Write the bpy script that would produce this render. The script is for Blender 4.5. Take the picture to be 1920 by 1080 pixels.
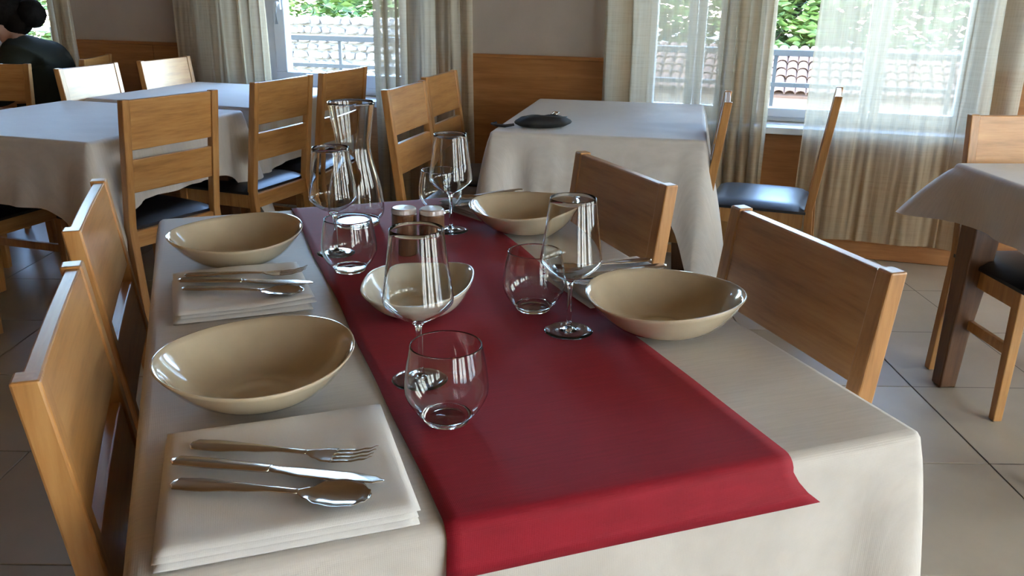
import bpy, bmesh, math, random
from mathutils import Vector, Matrix, noise
random.seed(7)
S = bpy.context.scene
C = S.collection
for o in list(bpy.data.objects): bpy.data.objects.remove(o)

# ------------------------------------------------------------------ camera
F_PX = 1600.82
cam_d = bpy.data.cameras.new('camera'); cam = bpy.data.objects.new('camera', cam_d); C.objects.link(cam)
cam_d.sensor_width = 36.0; cam_d.lens = F_PX / 1920 * 36.0
cam_d.clip_start = 0.02; cam_d.clip_end = 400
RM = Matrix(((0.93960444, 0.10110961, -0.32698677), (-0.34202108, 0.3132426, -0.88594619), (0.01284851, 0.94427534, 0.32890576)))
cam.matrix_world = Matrix.Translation((0, 0, 1.25)) @ RM.to_4x4()
S.camera = cam

# ------------------------------------------------------------------ room axes: t along the window wall, n towards it
RA = math.radians(-37.5)
TV = Vector((math.cos(RA), math.sin(RA), 0)); NV = Vector((-math.sin(RA), math.cos(RA), 0))
def tn(t, n, z=0.0): return TV * t + NV * n + Vector((0, 0, z))

# ------------------------------------------------------------------ sky, sun, exposure
SUN_STRENGTH = 6.5
SKY_STRENGTH = 2.2
W = bpy.data.worlds.new('sky'); S.world = W; W.use_nodes = True
wn = W.node_tree; bg = wn.nodes['Background']
sky = wn.nodes.new('ShaderNodeTexSky'); sky.sky_type = 'NISHITA'; sky.sun_disc = False
sky.sun_elevation = math.radians(49); sky.sun_rotation = math.radians(287); sky.air_density = 1.0; sky.dust_density = 0.3; sky.ozone_density = 2.0
wn.links.new(sky.outputs[0], bg.inputs[0]); bg.inputs[1].default_value = SKY_STRENGTH
sd = bpy.data.lights.new('sun', 'SUN'); sd.energy = SUN_STRENGTH; sd.angle = math.radians(0.6); sd.color = (1.0, 0.95, 0.86)
sun = bpy.data.objects.new('sun', sd); C.objects.link(sun)
sun_dir = (TV * 0.80 + NV * 0.22 + Vector((0, 0, -0.95))).normalized()          # travels towards the garden, over the roof
sun.rotation_euler = sun_dir.to_track_quat('-Z', 'Y').to_euler(); sun.location = (0, 0, 9)
S.view_settings.view_transform = 'Standard'; S.view_settings.look = 'None'
S.view_settings.exposure = 1.6; S.view_settings.gamma = 1.0; S.view_settings.use_curve_mapping = False
cy = S.cycles
cy.use_denoising = True; cy.max_bounces = 9; cy.diffuse_bounces = 4; cy.glossy_bounces = 4; cy.transmission_bounces = 9
cy.transparent_max_bounces = 16; cy.caustics_reflective = False; cy.caustics_refractive = True
cy.sample_clamp_indirect = 6.0

# openings of the room, (t0, t1, z0, z1) in the window wall; the right wall uses n for t
D = 4.48
ZC = 2.75
OPEN_B = [(-5.45, -4.40, 0.66, 2.25), (-2.96, -1.86, 0.66, 2.25), (-0.74, -0.27, 0.64, 2.25), (-0.165, 0.86, 0.64, 2.25)]  # narrow pier between the last two openings added to darken the bunched curtain
T_L, T_R, N_F = -6.4, 2.75, -3.6
OPEN_R = [(-3.0, -1.5, 0.12, 2.4), (-1.2, 0.3, 0.12, 2.4), (0.6, 2.1, 0.12, 2.4), (2.4, 3.9, 0.12, 2.4)]
def portal(name, loc, rot, sx, sy):
    l = bpy.data.lights.new(name, 'AREA'); l.shape = 'RECTANGLE'; l.size = sx; l.size_y = sy; l.energy = 1.0
    l.cycles.is_portal = True
    o = bpy.data.objects.new(name, l); C.objects.link(o); o.matrix_world = Matrix.Translation(loc) @ rot
def look_rot(d): return d.to_track_quat('-Z', 'Y').to_matrix().to_4x4()
for (a, b, z0, z1) in OPEN_B: portal('window_portal', tn((a + b) / 2, D + 0.34, (z0 + z1) / 2), look_rot(-NV), b - a, z1 - z0)
for (a, b, z0, z1) in OPEN_R: portal('window_portal', tn(T_R + 0.34, (a + b) / 2, (z0 + z1) / 2), look_rot(-TV), b - a, z1 - z0)

# ================================================================== helpers
class MB:
    def __init__(s): s.v = []; s.f = []; s.sm = []
    def add(s, vs, fs, smooth=False):
        b = len(s.v); s.v += [tuple(p) for p in vs]
        for f in fs: s.f.append([i + b for i in f]); s.sm.append(smooth)
        return s
    def box(s, x0, x1, y0, y1, z0, z1, m=None):
        vs = [Vector(p) for p in ((x0,y0,z0),(x1,y0,z0),(x1,y1,z0),(x0,y1,z0),(x0,y0,z1),(x1,y0,z1),(x1,y1,z1),(x0,y1,z1))]
        if m: vs = [m @ p for p in vs]
        return s.add(vs, [(3,2,1,0),(4,5,6,7),(0,1,5,4),(1,2,6,5),(2,3,7,6),(3,0,4,7)])
    def hexa(s, lo, hi):                       # 4 lower and 4 upper points
        return s.add(list(lo) + list(hi), [(3,2,1,0),(4,5,6,7),(0,1,5,4),(1,2,6,5),(2,3,7,6),(3,0,4,7)])
    def lathe(s, prof, seg=32, c=(0,0,0), closed=False, cap0=False, cap1=False, smooth=True):
        vs = []; fs = []; n = len(prof)
        for (r, z) in prof:
            for k in range(seg):
                a = 2*math.pi*k/seg; vs.append((c[0]+r*math.cos(a), c[1]+r*math.sin(a), c[2]+z))
        m = n if closed else n - 1
        for i in range(m):
            j = (i+1) % n
            for k in range(seg):
                l = (k+1) % seg; fs.append((i*seg+k, i*seg+l, j*seg+l, j*seg+k))
        if cap0: fs.append(tuple(range(seg))[::-1])
        if cap1: fs.append(tuple((n-1)*seg+k for k in range(seg)))
        return s.add(vs, fs, smooth)
    def tube(s, pts, rad, seg=10, smooth=True):
        pts = [Vector(p) for p in pts]; vs = []; fs = []; n = len(pts)
        if not hasattr(rad, '__len__'): rad = [rad]*n
        for i, p in enumerate(pts):
            d = (pts[min(i+1,n-1)] - pts[max(i-1,0)]).normalized()
            u = d.cross(Vector((0,0,1)));  u = u if u.length > 1e-3 else Vector((1,0,0)); u.normalize(); w = u.cross(d)
            for k in range(seg):
                a = 2*math.pi*k/seg; vs.append(p + (u*math.cos(a) + w*math.sin(a))*rad[i])
        for i in range(n-1):
            for k in range(seg):
                l = (k+1) % seg; fs.append((i*seg+k, i*seg+l, (i+1)*seg+l, (i+1)*seg+k))
        fs.append(tuple(range(seg))[::-1]); fs.append(tuple((n-1)*seg+k for k in range(seg)))
        return s.add(vs, fs, smooth)
    def grid(s, fn, nu, nv, smooth=True, wrap=False):
        vs = [fn(i/(nu-1) if not wrap else i/nu, j/(nv-1)) for j in range(nv) for i in range(nu)]
        fs = []
        for j in range(nv-1):
            for i in range(nu if wrap else nu-1):
                k = (i+1) % nu; fs.append((j*nu+i, j*nu+k, (j+1)*nu+k, (j+1)*nu+i))
        return s.add(vs, fs, smooth)
    def mesh(s, name, mat, bevel=0.0, bseg=2):
        me = bpy.data.meshes.new(name); me.from_pydata(s.v, [], s.f); me.update()
        for p, q in zip(me.polygons, s.sm): p.use_smooth = q
        if bevel > 0:
            bm = bmesh.new(); bm.from_mesh(me)
            bmesh.ops.recalc_face_normals(bm, faces=bm.faces)
            es = [e for e in bm.edges if len(e.link_faces) == 2 and e.calc_face_angle(0) > 0.5]
            bmesh.ops.bevel(bm, geom=es, offset=bevel, segments=bseg, affect='EDGES', profile=0.5, clamp_overlap=True)
            bm.to_mesh(me); bm.free()
        me.materials.append(mat)
        return me
    def build(s, name, mat, parent=None, bevel=0.0, bseg=2, fix=False):
        me = s.mesh(name, mat, bevel, bseg)
        if fix:
            bm = bmesh.new(); bm.from_mesh(me); bmesh.ops.remove_doubles(bm, verts=bm.verts, dist=1e-6)
            bmesh.ops.recalc_face_normals(bm, faces=bm.faces); bm.to_mesh(me); bm.free()
        o = bpy.data.objects.new(name, me); C.objects.link(o)
        if parent: o.parent = parent
        return o
def tag(o, label=None, cat=None, group=None, kind=None):
    if label: o['label'] = label
    if cat: o['category'] = cat
    if group: o['group'] = group
    if kind: o['kind'] = kind
    return o
def empty(name, loc=(0,0,0), rz=0.0, label=None, cat=None, group=None):
    o = bpy.data.objects.new(name, None); C.objects.link(o); o.empty_display_size = 0.1
    o.location = loc; o.rotation_euler = (0,0,rz); return tag(o, label, cat, group)
def place(o, loc, rz=0.0): o.location = loc; o.rotation_euler = (0,0,rz); return o
def copy_tree(o, parent=None):
    c = o.copy(); C.objects.link(c); c.parent = parent
    for ch in list(o.children): copy_tree(ch, c)
    return c
def share(name, me, parent, loc=(0,0,0), rot=(0,0,0), scale=(1,1,1)):
    o = bpy.data.objects.new(name, me); C.objects.link(o); o.parent = parent
    o.location = loc; o.rotation_euler = rot; o.scale = scale; return o
def nz(x, y, z=0.0): return noise.noise(Vector((x, y, z)))

# ------------------------------------------------------------------ materials
def new_mat(name):
    m = bpy.data.materials.new(name); m.use_nodes = True; return m, m.node_tree, m.node_tree.nodes['Principled BSDF']
def setp(b, **k):
    for a, v in k.items():
        a = {'rough': 'Roughness', 'metal': 'Metallic', 'spec': 'Specular IOR Level', 'coat': 'Coat Weight', 'coat_rough': 'Coat Roughness', 'ior': 'IOR', 'trans': 'Transmission Weight', 'sheen': 'Sheen Weight'}[a]
        b.inputs[a].default_value = v
def tex_chain(nt, scale=(1,1,1), coord='Object', rot=(0,0,0)):
    tc = nt.nodes.new('ShaderNodeTexCoord'); mp = nt.nodes.new('ShaderNodeMapping')
    mp.inputs['Scale'].default_value = scale; mp.inputs['Rotation'].default_value = rot
    nt.links.new(tc.outputs[coord], mp.inputs[0]); return mp
def ramp(nt, fac, stops):
    r = nt.nodes.new('ShaderNodeValToRGB'); e = r.color_ramp.elements
    while len(e) < len(stops): e.new(0.5)
    for q, (p, c) in zip(e, stops): q.position = p; q.color = (*c, 1)
    nt.links.new(fac, r.inputs[0]); return r
def bump(nt, b, h, strength, dist=0.002):
    n = nt.nodes.new('ShaderNodeBump'); n.inputs['Strength'].default_value = strength; n.inputs['Distance'].default_value = dist
    nt.links.new(h, n.inputs['Height']); nt.links.new(n.outputs[0], b.inputs['Normal']); return n
def noise_node(nt, mp, scale, detail=4, rough=0.55):
    n = nt.nodes.new('ShaderNodeTexNoise'); n.inputs['Scale'].default_value = scale; n.inputs['Detail'].default_value = detail; n.inputs['Roughness'].default_value = rough
    nt.links.new(mp.outputs[0], n.inputs['Vector']); return n
def wood(name, dark, mid, light, grain=(2, 30, 30), rough=0.38, knots=0.0, coat=0.15, vary=0.0):
    m, nt, b = new_mat(name); mp = tex_chain(nt, grain)
    n1 = noise_node(nt, mp, 1.6, 6, 0.6); n2 = noise_node(nt, mp, 7.0, 3, 0.5)
    mx = nt.nodes.new('ShaderNodeMath'); mx.operation = 'MULTIPLY_ADD'; mx.inputs[1].default_value = 0.35
    nt.links.new(n2.outputs[0], mx.inputs[0]); nt.links.new(n1.outputs[0], mx.inputs[2])
    r = ramp(nt, mx.outputs[0], [(0.45, dark), (0.64, mid), (0.85, light)]); out = r.outputs[0]
    if knots:
        mk = tex_chain(nt, (1.6, 1.6, 3.0)); vo = nt.nodes.new('ShaderNodeTexVoronoi'); vo.inputs['Scale'].default_value = 2.4
        nt.links.new(mk.outputs[0], vo.inputs['Vector'])
        kr = ramp(nt, vo.outputs['Distance'], [(0.02, (0.30, 0.24, 0.2)), (0.085, (1, 1, 1))])
        mm = nt.nodes.new('ShaderNodeMix'); mm.data_type = 'RGBA'; mm.blend_type = 'MULTIPLY'; mm.inputs[0].default_value = knots
        nt.links.new(out, mm.inputs[6]); nt.links.new(kr.outputs[0], mm.inputs[7]); out = mm.outputs[2]
    if vary:
        oi = nt.nodes.new('ShaderNodeObjectInfo'); hs = nt.nodes.new('ShaderNodeHueSaturation'); mr = nt.nodes.new('ShaderNodeMapRange')
        mr.inputs[3].default_value = 1 - vary; mr.inputs[4].default_value = 1 + vary
        nt.links.new(oi.outputs['Random'], mr.inputs[0]); nt.links.new(mr.outputs[0], hs.inputs['Value']); nt.links.new(out, hs.inputs['Color']); out = hs.outputs[0]
    nt.links.new(out, b.inputs['Base Color']); setp(b, rough=rough, coat=coat, coat_rough=0.3)
    bump(nt, b, mx.outputs[0], 0.12, 0.001); return m
def plain(name, col, rough=0.5, nscale=0, nvar=0.12, bstr=0.0, bdist=0.002, **k):
    m, nt, b = new_mat(name); setp(b, rough=rough, **k)
    mp = tex_chain(nt); n = noise_node(nt, mp, nscale or 5.0, 5)
    lo = tuple(max(0, c*(1-nvar)) for c in col); hi = tuple(min(1, c*(1+nvar)) for c in col)
    r = ramp(nt, n.outputs[0], [(0.3, lo), (0.7, hi)]); nt.links.new(r.outputs[0], b.inputs['Base Color'])
    if bstr: bump(nt, b, n.outputs[0], bstr, bdist)
    return m
def cloth(name, col, weave=900.0, rough=0.85, nvar=0.06, bstr=0.35, sheen=0.15, slub=0.0):
    m, nt, b = new_mat(name); setp(b, rough=rough, sheen=sheen, spec=0.25)
    mp = tex_chain(nt)
    hs = []
    for ax in ('X', 'Y', 'Z'):
        w = nt.nodes.new('ShaderNodeTexWave'); w.bands_direction = ax; w.inputs['Scale'].default_value = weave/6; w.inputs['Distortion'].default_value = 1.2; w.inputs['Detail'].default_value = 1.0; w.inputs['Detail Scale'].default_value = 3.0
        nt.links.new(mp.outputs[0], w.inputs['Vector']); hs.append(w.outputs['Fac'])
    a = nt.nodes.new('ShaderNodeMath'); a.operation = 'ADD'; nt.links.new(hs[0], a.inputs[0]); nt.links.new(hs[1], a.inputs[1])
    a2 = nt.nodes.new('ShaderNodeMath'); a2.operation = 'ADD'; nt.links.new(a.outputs[0], a2.inputs[0]); nt.links.new(hs[2], a2.inputs[1])
    mp2 = tex_chain(nt, (1, 14, 1) if slub else (1, 1, 1)); n = noise_node(nt, mp2, 9.0 if not slub else 16.0, 5)
    lo = tuple(c*(1-nvar) for c in col); hi = tuple(min(1, c*(1+nvar)) for c in col)
    r = ramp(nt, n.outputs[0], [(0.3, lo), (0.7, hi)]); nt.links.new(r.outputs[0], b.inputs['Base Color'])
    bump(nt, b, a2.outputs[0], bstr*.6, 0.0003); return m
def thin_glass(name, tint=(1, 1, 1), f0=1.5, rough=0.0):
    m, nt, b = new_mat(name); nt.nodes.remove(b); out = nt.nodes['Material Output']
    tr = nt.nodes.new('ShaderNodeBsdfTransparent'); tr.inputs[0].default_value = (*tint, 1)
    gl = nt.nodes.new('ShaderNodeBsdfGlossy'); gl.inputs['Roughness'].default_value = rough
    lw = nt.nodes.new('ShaderNodeLayerWeight'); pw = nt.nodes.new('ShaderNodeMath'); pw.operation = 'POWER'; pw.inputs[1].default_value = 4.0
    fr = nt.nodes.new('ShaderNodeMath'); fr.operation = 'MULTIPLY_ADD'; fr.inputs[1].default_value = 0.75; fr.inputs[2].default_value = ((f0 - 1)/(f0 + 1))**2
    nt.links.new(lw.outputs['Facing'], pw.inputs[0]); nt.links.new(pw.outputs[0], fr.inputs[0])
    mx = nt.nodes.new('ShaderNodeMixShader'); nt.links.new(fr.outputs[0], mx.inputs[0]); nt.links.new(tr.outputs[0], mx.inputs[1]); nt.links.new(gl.outputs[0], mx.inputs[2])
    nt.links.new(mx.outputs[0], out.inputs[0]); return m
def solid_glass(name):
    m, nt, b = new_mat(name); b.inputs['Base Color'].default_value = (0.96, 0.98, 0.97, 1); setp(b, rough=0.0, trans=1.0, ior=1.45)
    return m

M = {}
M['chair'] = wood('oak_veneer', (0.30, 0.135, 0.036), (0.43, 0.205, 0.062), (0.51, 0.27, 0.095), (22, 22, 2.2), 0.33, vary=0.06, coat=0.25)
M['chair_slat'] = wood('oak_slat', (0.30, 0.135, 0.036), (0.43, 0.205, 0.062), (0.51, 0.27, 0.095), (2.2, 26, 26), 0.33, vary=0.06, coat=0.25)
M['table_leg'] = wood('dark_oak', (0.075, 0.031, 0.012), (0.125, 0.054, 0.021), (0.17, 0.077, 0.031), (24, 24, 2), 0.4)
M['panel'] = wood('pine_panel', (0.27, 0.105, 0.03), (0.36, 0.15, 0.045), (0.44, 0.20, 0.065), (1.3, 10, 18), 0.42, knots=0.75, coat=0.1)
M['pad'] = plain('black_leatherette', (0.014, 0.015, 0.019), 0.36, 60, 0.2, 0.15, 0.0006)
M['linen'] = cloth('table_linen', (0.55, 0.52, 0.49), 900, .6, slub=1)
M['napkin'] = cloth('napkin_cotton', (0.67, 0.66, 0.655), 1200)
M['red'] = cloth('red_runner_cloth', (0.265, 0.006, 0.019), 1000, 0.72, 0.10, 0.4, 0.03, slub=1)
M['ceramic'] = plain('cream_glazed_stoneware', (0.56, 0.48, 0.35), 0.12, 30, 0.05, 0.04, 0.0006, coat=0.9, coat_rough=0.04)
M['dish'] = plain('pale_glazed_stoneware', (0.66, 0.64, 0.55), 0.14, 30, 0.05, 0.05, 0.0008, coat=0.5)
M['steel'] = plain('polished_steel', (0.62, 0.58, 0.52), 0.16, 12, 0.05, metal=1.0)

M['glass_solid'] = solid_glass('clear_glass')
M['glass'] = M['glass_solid']
M['pane'] = thin_glass('window_pane', (0.97, 0.99, 0.985), 1.45)
M['plaster'] = plain('beige_plaster', (0.46, 0.40, 0.345), 0.9, 3, 0.08, 0.15, 0.004)
M['ceiling'] = wood('pine_ceiling', (0.26, 0.13, 0.05), (0.34, 0.18, 0.075), (0.42, 0.24, 0.10), (1.3, 12, 12), 0.5)
M['upvc'] = plain('white_window_frame', (0.66, 0.70, 0.74), 0.35, 4, 0.02)
M['tile'] = plain('stone_floor_tile', (0.38, 0.335, 0.27), 0.33, 2.2, 0.13, 0.06, 0.001)
M['grout'] = plain('grout', (0.16, 0.145, 0.13), 0.9, 20)
M['steel_dark'] = plain('grey_railing_metal', (0.07, 0.08, 0.085), 0.45, 8, 0.05, metal=0.4)
M['stone'] = plain('pale_rubble_stone', (0.30, 0.28, 0.25), 0.95, 8, 0.35, 0.5, 0.03)
M['mortar'] = plain('pale_mortar', (0.16, 0.15, 0.13), 0.95, 8, 0.2)
M['terracotta'] = plain('faded_terracotta', (0.13, 0.075, 0.05), 0.9, 3, 0.25)
M['render'] = plain('bounce_cream_render', (0.70, 0.60, 0.47), 0.9, 4, 0.06)
M['leaf'] = plain('leaf_green', (0.10, 0.16, 0.03), 0.6, 1.5, 0.5)
M['leaf_dark'] = plain('leaf_deep_green', (0.07, 0.13, 0.035), 0.6, 1.5, 0.5)
M['bark'] = plain('bark', (0.10, 0.07, 0.045), 0.9, 8, 0.3)
M['gravel'] = plain('pale_ground', (0.34, 0.315, 0.27), 0.95, 6, 0.2)
M['black_cloth'] = plain('black_nylon', (0.006, 0.0065, 0.008), 0.75, 80, 0.2, 0.3, 0.0006)
M['shaker'] = wood('shaker_wood', (0.075, 0.035, 0.015), (0.13, 0.06, 0.026), (0.18, 0.09, 0.04), (30, 30, 4), 0.3)
M['shaker_sky_top'] = plain('shaker_cap_sky_reflection', (0.60, 0.55, 0.53), 0.2, 10, 0.04, metal=0.3)  # sky reflection on the cap tops put into this pale colour
M['skin'] = plain('skin', (0.42, 0.24, 0.17), 0.55, 12, 0.06)
M['hair'] = plain('dark_hair', (0.006, 0.0045, 0.004), 0.8, 60, 0.4, 0.6, 0.004, spec=0.15)
M['jacket'] = cloth('dark_green_grey_jacket', (0.018, 0.022, 0.018), 700, sheen=0.0)
M['trousers'] = cloth('dark_trousers', (0.015, 0.017, 0.025), 700)
def curtain_mat():
    m, nt, b = new_mat('sheer_linen_curtain'); nt.nodes.remove(b); out = nt.nodes['Material Output']
    mp = tex_chain(nt, (1, 1, 1)); 
    w = noise_node(nt, tex_chain(nt, (6, 6, 260)), 1.0, 3); v = noise_node(nt, tex_chain(nt, (260, 60, 4)), 1.0, 3)
    ad = nt.nodes.new('ShaderNodeMath'); ad.operation = 'ADD'; nt.links.new(w.outputs[0], ad.inputs[0]); nt.links.new(v.outputs[0], ad.inputs[1])
    r = ramp(nt, ad.outputs[0], [(0.35, (0.36, 0.285, 0.185)), (1.0, (0.47, 0.39, 0.275))])
    df = nt.nodes.new('ShaderNodeBsdfDiffuse'); tl = nt.nodes.new('ShaderNodeBsdfTranslucent'); tr = nt.nodes.new('ShaderNodeBsdfTransparent')
    nt.links.new(r.outputs[0], df.inputs[0]); nt.links.new(r.outputs[0], tl.inputs[0])
    m1 = nt.nodes.new('ShaderNodeMixShader'); m1.inputs[0].default_value = 0.42
    nt.links.new(df.outputs[0], m1.inputs[1]); nt.links.new(tl.outputs[0], m1.inputs[2])
    fr = nt.nodes.new('ShaderNodeMapRange'); fr.inputs[1].default_value = 0.6; fr.inputs[2].default_value = 1.4; fr.inputs[3].default_value = 0.27; fr.inputs[4].default_value = 0.14
    nt.links.new(ad.outputs[0], fr.inputs[0])
    m2 = nt.nodes.new('ShaderNodeMixShader'); nt.links.new(fr.outputs[0], m2.inputs[0])
    nt.links.new(m1.outputs[0], m2.inputs[1]); nt.links.new(tr.outputs[0], m2.inputs[2]); nt.links.new(m2.outputs[0], out.inputs[0]); return m
M['curtain'] = curtain_mat()

# ================================================================== the room shell
def struct(o): o['kind'] = 'structure'; return o
def room(o): o.rotation_euler = (0, 0, RA); return o
# floor: grout bed with one object per tile
fl = struct(room(MB().box(T_L, T_R, N_F, D, -0.12, -0.004).build('floor', M['grout'])))
TA = math.radians(-20.2)
tile_u, tile_v = 0.4537, 0.5
tu = Vector((math.cos(TA), math.sin(TA), 0)); tv = Vector((-math.sin(TA), math.cos(TA), 0))
U0 = tu.dot(Vector((2.11, 1.787, 0))); V0 = tv.dot(Vector((2.289, 1.958, 0)))
tile_me = MB().box(-tile_u/2 + .002, tile_u/2 - .002, -tile_v/2 + .002, tile_v/2 - .002, -0.010, 0.0).mesh('tile', M['tile'], 0.0015, 1)
inv = Matrix.Rotation(-RA, 4, 'Z')
for i in range(-16, 12):
    for j in range(-10, 14):
        c = tu * (U0 + (i + .5) * tile_u) + tv * (V0 + (j + .5) * tile_v)
        t_, n_ = c.dot(TV), c.dot(NV)
        if not (-4.6 < t_ < T_R - 0.33 and 0.15 < n_ < D - 0.33): continue
        if abs(c.x) > 0.62 * c.y + 0.9: continue
        share('tile', tile_me, fl, inv @ c, (0, 0, TA - RA))
# beyond the tiles one by one the floor goes on in the same stone
rest = MB()
for i in range(-30, 26):
    for j in range(-26, 26):
        c = tu * (U0 + (i + .5) * tile_u) + tv * (V0 + (j + .5) * tile_v)
        t_, n_ = c.dot(TV), c.dot(NV)
        if not (T_L - .2 < t_ < T_R + .2 and N_F - .2 < n_ < D + .2): continue
        if (-4.6 < t_ < T_R - 0.33 and 0.15 < n_ < D - 0.33) and abs(c.x) <= 0.62 * c.y + 0.9: continue
        m = inv @ Matrix.Translation(c) @ Matrix.Rotation(TA, 4, 'Z')
        a, b = tile_u/2 - .002, tile_v/2 - .002
        vs = [m @ Vector(p) for p in ((-a,-b,0),(a,-b,0),(a,b,0),(-a,b,0))]
        vs = [Vector((min(max(p.x, T_L), T_R), min(max(p.y, N_F), D), -0.0005)) for p in vs]
        rest.add(vs, [(0,1,2,3)])
tag(rest.build('tile_field', M['tile'], fl), kind='stuff')

def wall_with(openings, a0, a1, axis, c0, c1):
    mb = MB(); xs = a0
    def bx(p, q, z0, z1):
        if q - p < 1e-4 or z1 - z0 < 1e-4: return
        if axis == 't': mb.box(p, q, c0, c1, z0, z1)
        else: mb.box(c0, c1, p, q, z0, z1)
    for (a, b, z0, z1) in sorted(openings):
        bx(xs, a, 0, ZC); bx(a, b, 0, z0); bx(a, b, z1, ZC); xs = b
    bx(xs, a1, 0, ZC); return mb
wall = struct(room(wall_with(OPEN_B, T_L, T_R, 't', D, D + 0.32).build('wall_window_side', M['plaster'])))
struct(room(wall_with(OPEN_R, N_F, D, 'n', T_R, T_R + 0.32).build('wall_right', M['plaster'])))
struct(room(wall_with([], N_F, D, 'n', T_L - 0.3, T_L).build('wall_left', M['panel'])))
struct(room(wall_with([], T_L, T_R, 't', N_F - 0.3, N_F).build('wall_behind', M['panel'])))
struct(room(MB().box(T_L, T_R, N_F, D, ZC, ZC + 0.25).build('ceiling', M['ceiling'])))
# pine wainscot: one board panel per stretch, low ones under the windows
edges = [T_L, -5.45, -4.40, -2.96, -1.86, -0.74, -0.27, -0.165, 0.86, T_R]
WH = 0.93
for k, (a, b) in enumerate(zip(edges[:-1], edges[1:])):
    low = k in (1, 3, 5, 7)
    top = 0.63 if low else WH
    n_p = max(1, round((b - a) / 0.8)); w_ = (b - a) / n_p
    for q in range(n_p):
        p = MB().box(a + q*w_ + .001, a + (q+1)*w_ - .001, D - 0.022, D - 0.001, 0.085, top - (0.0 if low else 0.018)).build('wainscot_panel', M['panel'], wall, 0.002, 1)
    if not low:
        MB().box(a, b, D - 0.032, D - 0.001, WH - 0.018, WH).build('wainscot_cap', M['panel'], wall, 0.003, 1)
bb = struct(room(MB().box(T_L, T_R, D - 0.034, D - 0.001, 0.0, 0.085).build('baseboard_window_side', M['panel'], None, 0.004, 1)))

# windows -------------------------------------------------------------------
def window(name, a, b, z0, z1, axis='t', stiles=(), handle=None, c=D, sw=0.075, fw=0.055):
    def bx(mb, p, q, n0, n1, u0, u1):
        if axis == 't': mb.box(p, q, n0, n1, u0, u1)
        else: mb.box(n0, n1, p, q, u0, u1)
        return mb
    d0, d1 = c + 0.10, c + 0.17
    r = bpy.data.objects.new(name, None); C.objects.link(r); room(r); r['kind'] = 'structure'
    mb = MB(); bx(mb, a, b, d0, d1, z0, z0 + fw); bx(mb, a, b, d0, d1, z1 - fw, z1); bx(mb, a, a + fw, d0, d1, z0 + fw, z1 - fw); bx(mb, b - fw, b, d0, d1, z0 + fw, z1 - fw)
    mb.build('window_frame', M['upvc'], r, 0.004, 1)
    xs = [a + fw] + list(stiles) + [b - fw]
    s0, s1 = c + 0.085, c + 0.15
    for p, q in zip(xs[:-1], xs[1:]):
        p, q = p + .003, q - .003; zz0, zz1 = z0 + fw - .012, z1 - fw + .004
        mb = MB(); bx(mb, p, q, s0, s1, zz0, zz0 + sw); bx(mb, p, q, s0, s1, zz1 - sw, zz1); bx(mb, p, p + sw, s0, s1, zz0 + sw, zz1 - sw); bx(mb, q - sw, q, s0, s1, zz0 + sw, zz1 - sw)
        sh = mb.build('window_sash', M['upvc'], r, 0.004, 1)
        mb = MB(); bx(mb, p + sw - .005, q - sw + .005, c + .118, c + .124, zz0 + sw - .005, zz1 - sw + .005); mb.build('pane', M['pane'], sh)
    if axis == 't':
        MB().box(a - .04, b + .04, c - 0.10, c + 0.10, z0 - 0.036, z0 - 0.002).build('window_sill', M['upvc'], r, 0.006, 2)
        if handle:
            hm = MB().box(handle - .012, handle + .012, c + .068, c + .086, 1.13, 1.20); hm.tube([(handle, c + .062, 1.165), (handle, c + .045, 1.165), (handle, c + .040, 1.15), (handle, c + .040, 1.05)], .010, 8)
            hm.build('window_handle', M['upvc'], r)
    return r
window('window_1', *OPEN_B[0], stiles=(-4.92,))
window('window_2', *OPEN_B[1], stiles=(-2.02,), handle=-2.85)
window('window_3', *OPEN_B[2], stiles=(-0.46,), handle=-0.48, sw=0.04, fw=0.035)
window('window_4', *OPEN_B[3], stiles=(0.40,), sw=0.045, fw=0.035)
for k, o_ in enumerate(OPEN_R): window('window_%d' % (k + 5), *o_, axis='n', stiles=((o_[0]+o_[1])/2,), c=T_R)

# curtains ------------------------------------------------------------------
def curtain(t0, t1, prof, label, zb=0.12, zt=2.42, n0=D - 0.16, seed=0, flare=0.0):
    """prof: list of (u, wavelength, amplitude) along the width"""
    t0 *= .966; t1 *= .966
    mb = MB(); nu, nv = 420, 14
    ph = [0.0]; us = [i/(nu-1) for i in range(nu)]
    def lerp(u, k):
        for a, b in zip(prof[:-1], prof[1:]):
            if u <= b[0]: f = (u - a[0]) / max(1e-6, b[0] - a[0]); f = f*f*(3-2*f); return a[k]*(1-f) + b[k]*f
        return prof[-1][k]
    for i in range(1, nu): ph.append(ph[-1] + 2*math.pi*(t1-t0)/(nu-1)/lerp(us[i], 1))
    def fn(u, v):
        i = min(nu-1, int(round(u*(nu-1)))); z = zb + (zt - zb)*v
        a = lerp(u, 2) * (0.75 + 0.35*nz(u*9 + seed, 0.3*z, 2.1))
        p = ph[i] + 1.3*nz(u*5 + seed, z*0.7, 5.0)
        w = math.sin(p) + 0.28*math.sin(2*p + 1.0 + seed) + 0.4*nz(u*9, z*0.5, seed)
        t = t0 + (t1-t0)*u + 0.42*lerp(u, 1)*min(1, max(0, a - .012)/.022)*math.cos(p) + flare*(1 - v)*(u - 0.5)
        return (t - (t0+t1)/2, a*w + 0.012*nz(u*30, z*2, seed), z - zb)
    mb.grid(fn, nu, nv)
    o = mb.build('curtain', M['curtain']); place(o, tn((t0+t1)/2, n0, zb), RA)
    tag(o, label, 'curtain', 'linen curtains along the window wall'); return o
curtain(-4.46, -4.28, [(0, .06, .022), (1, .05, .03)], 'narrow strip of gathered curtain right of the seated person', seed=1)
curtain(-3.50, -2.90, [(0, .30, .010), (.55, .16, .02), (.8, .07, .035), (1, .05, .04)], 'pale curtain behind the long left table, left of open window view', seed=3, flare=.05)
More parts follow.
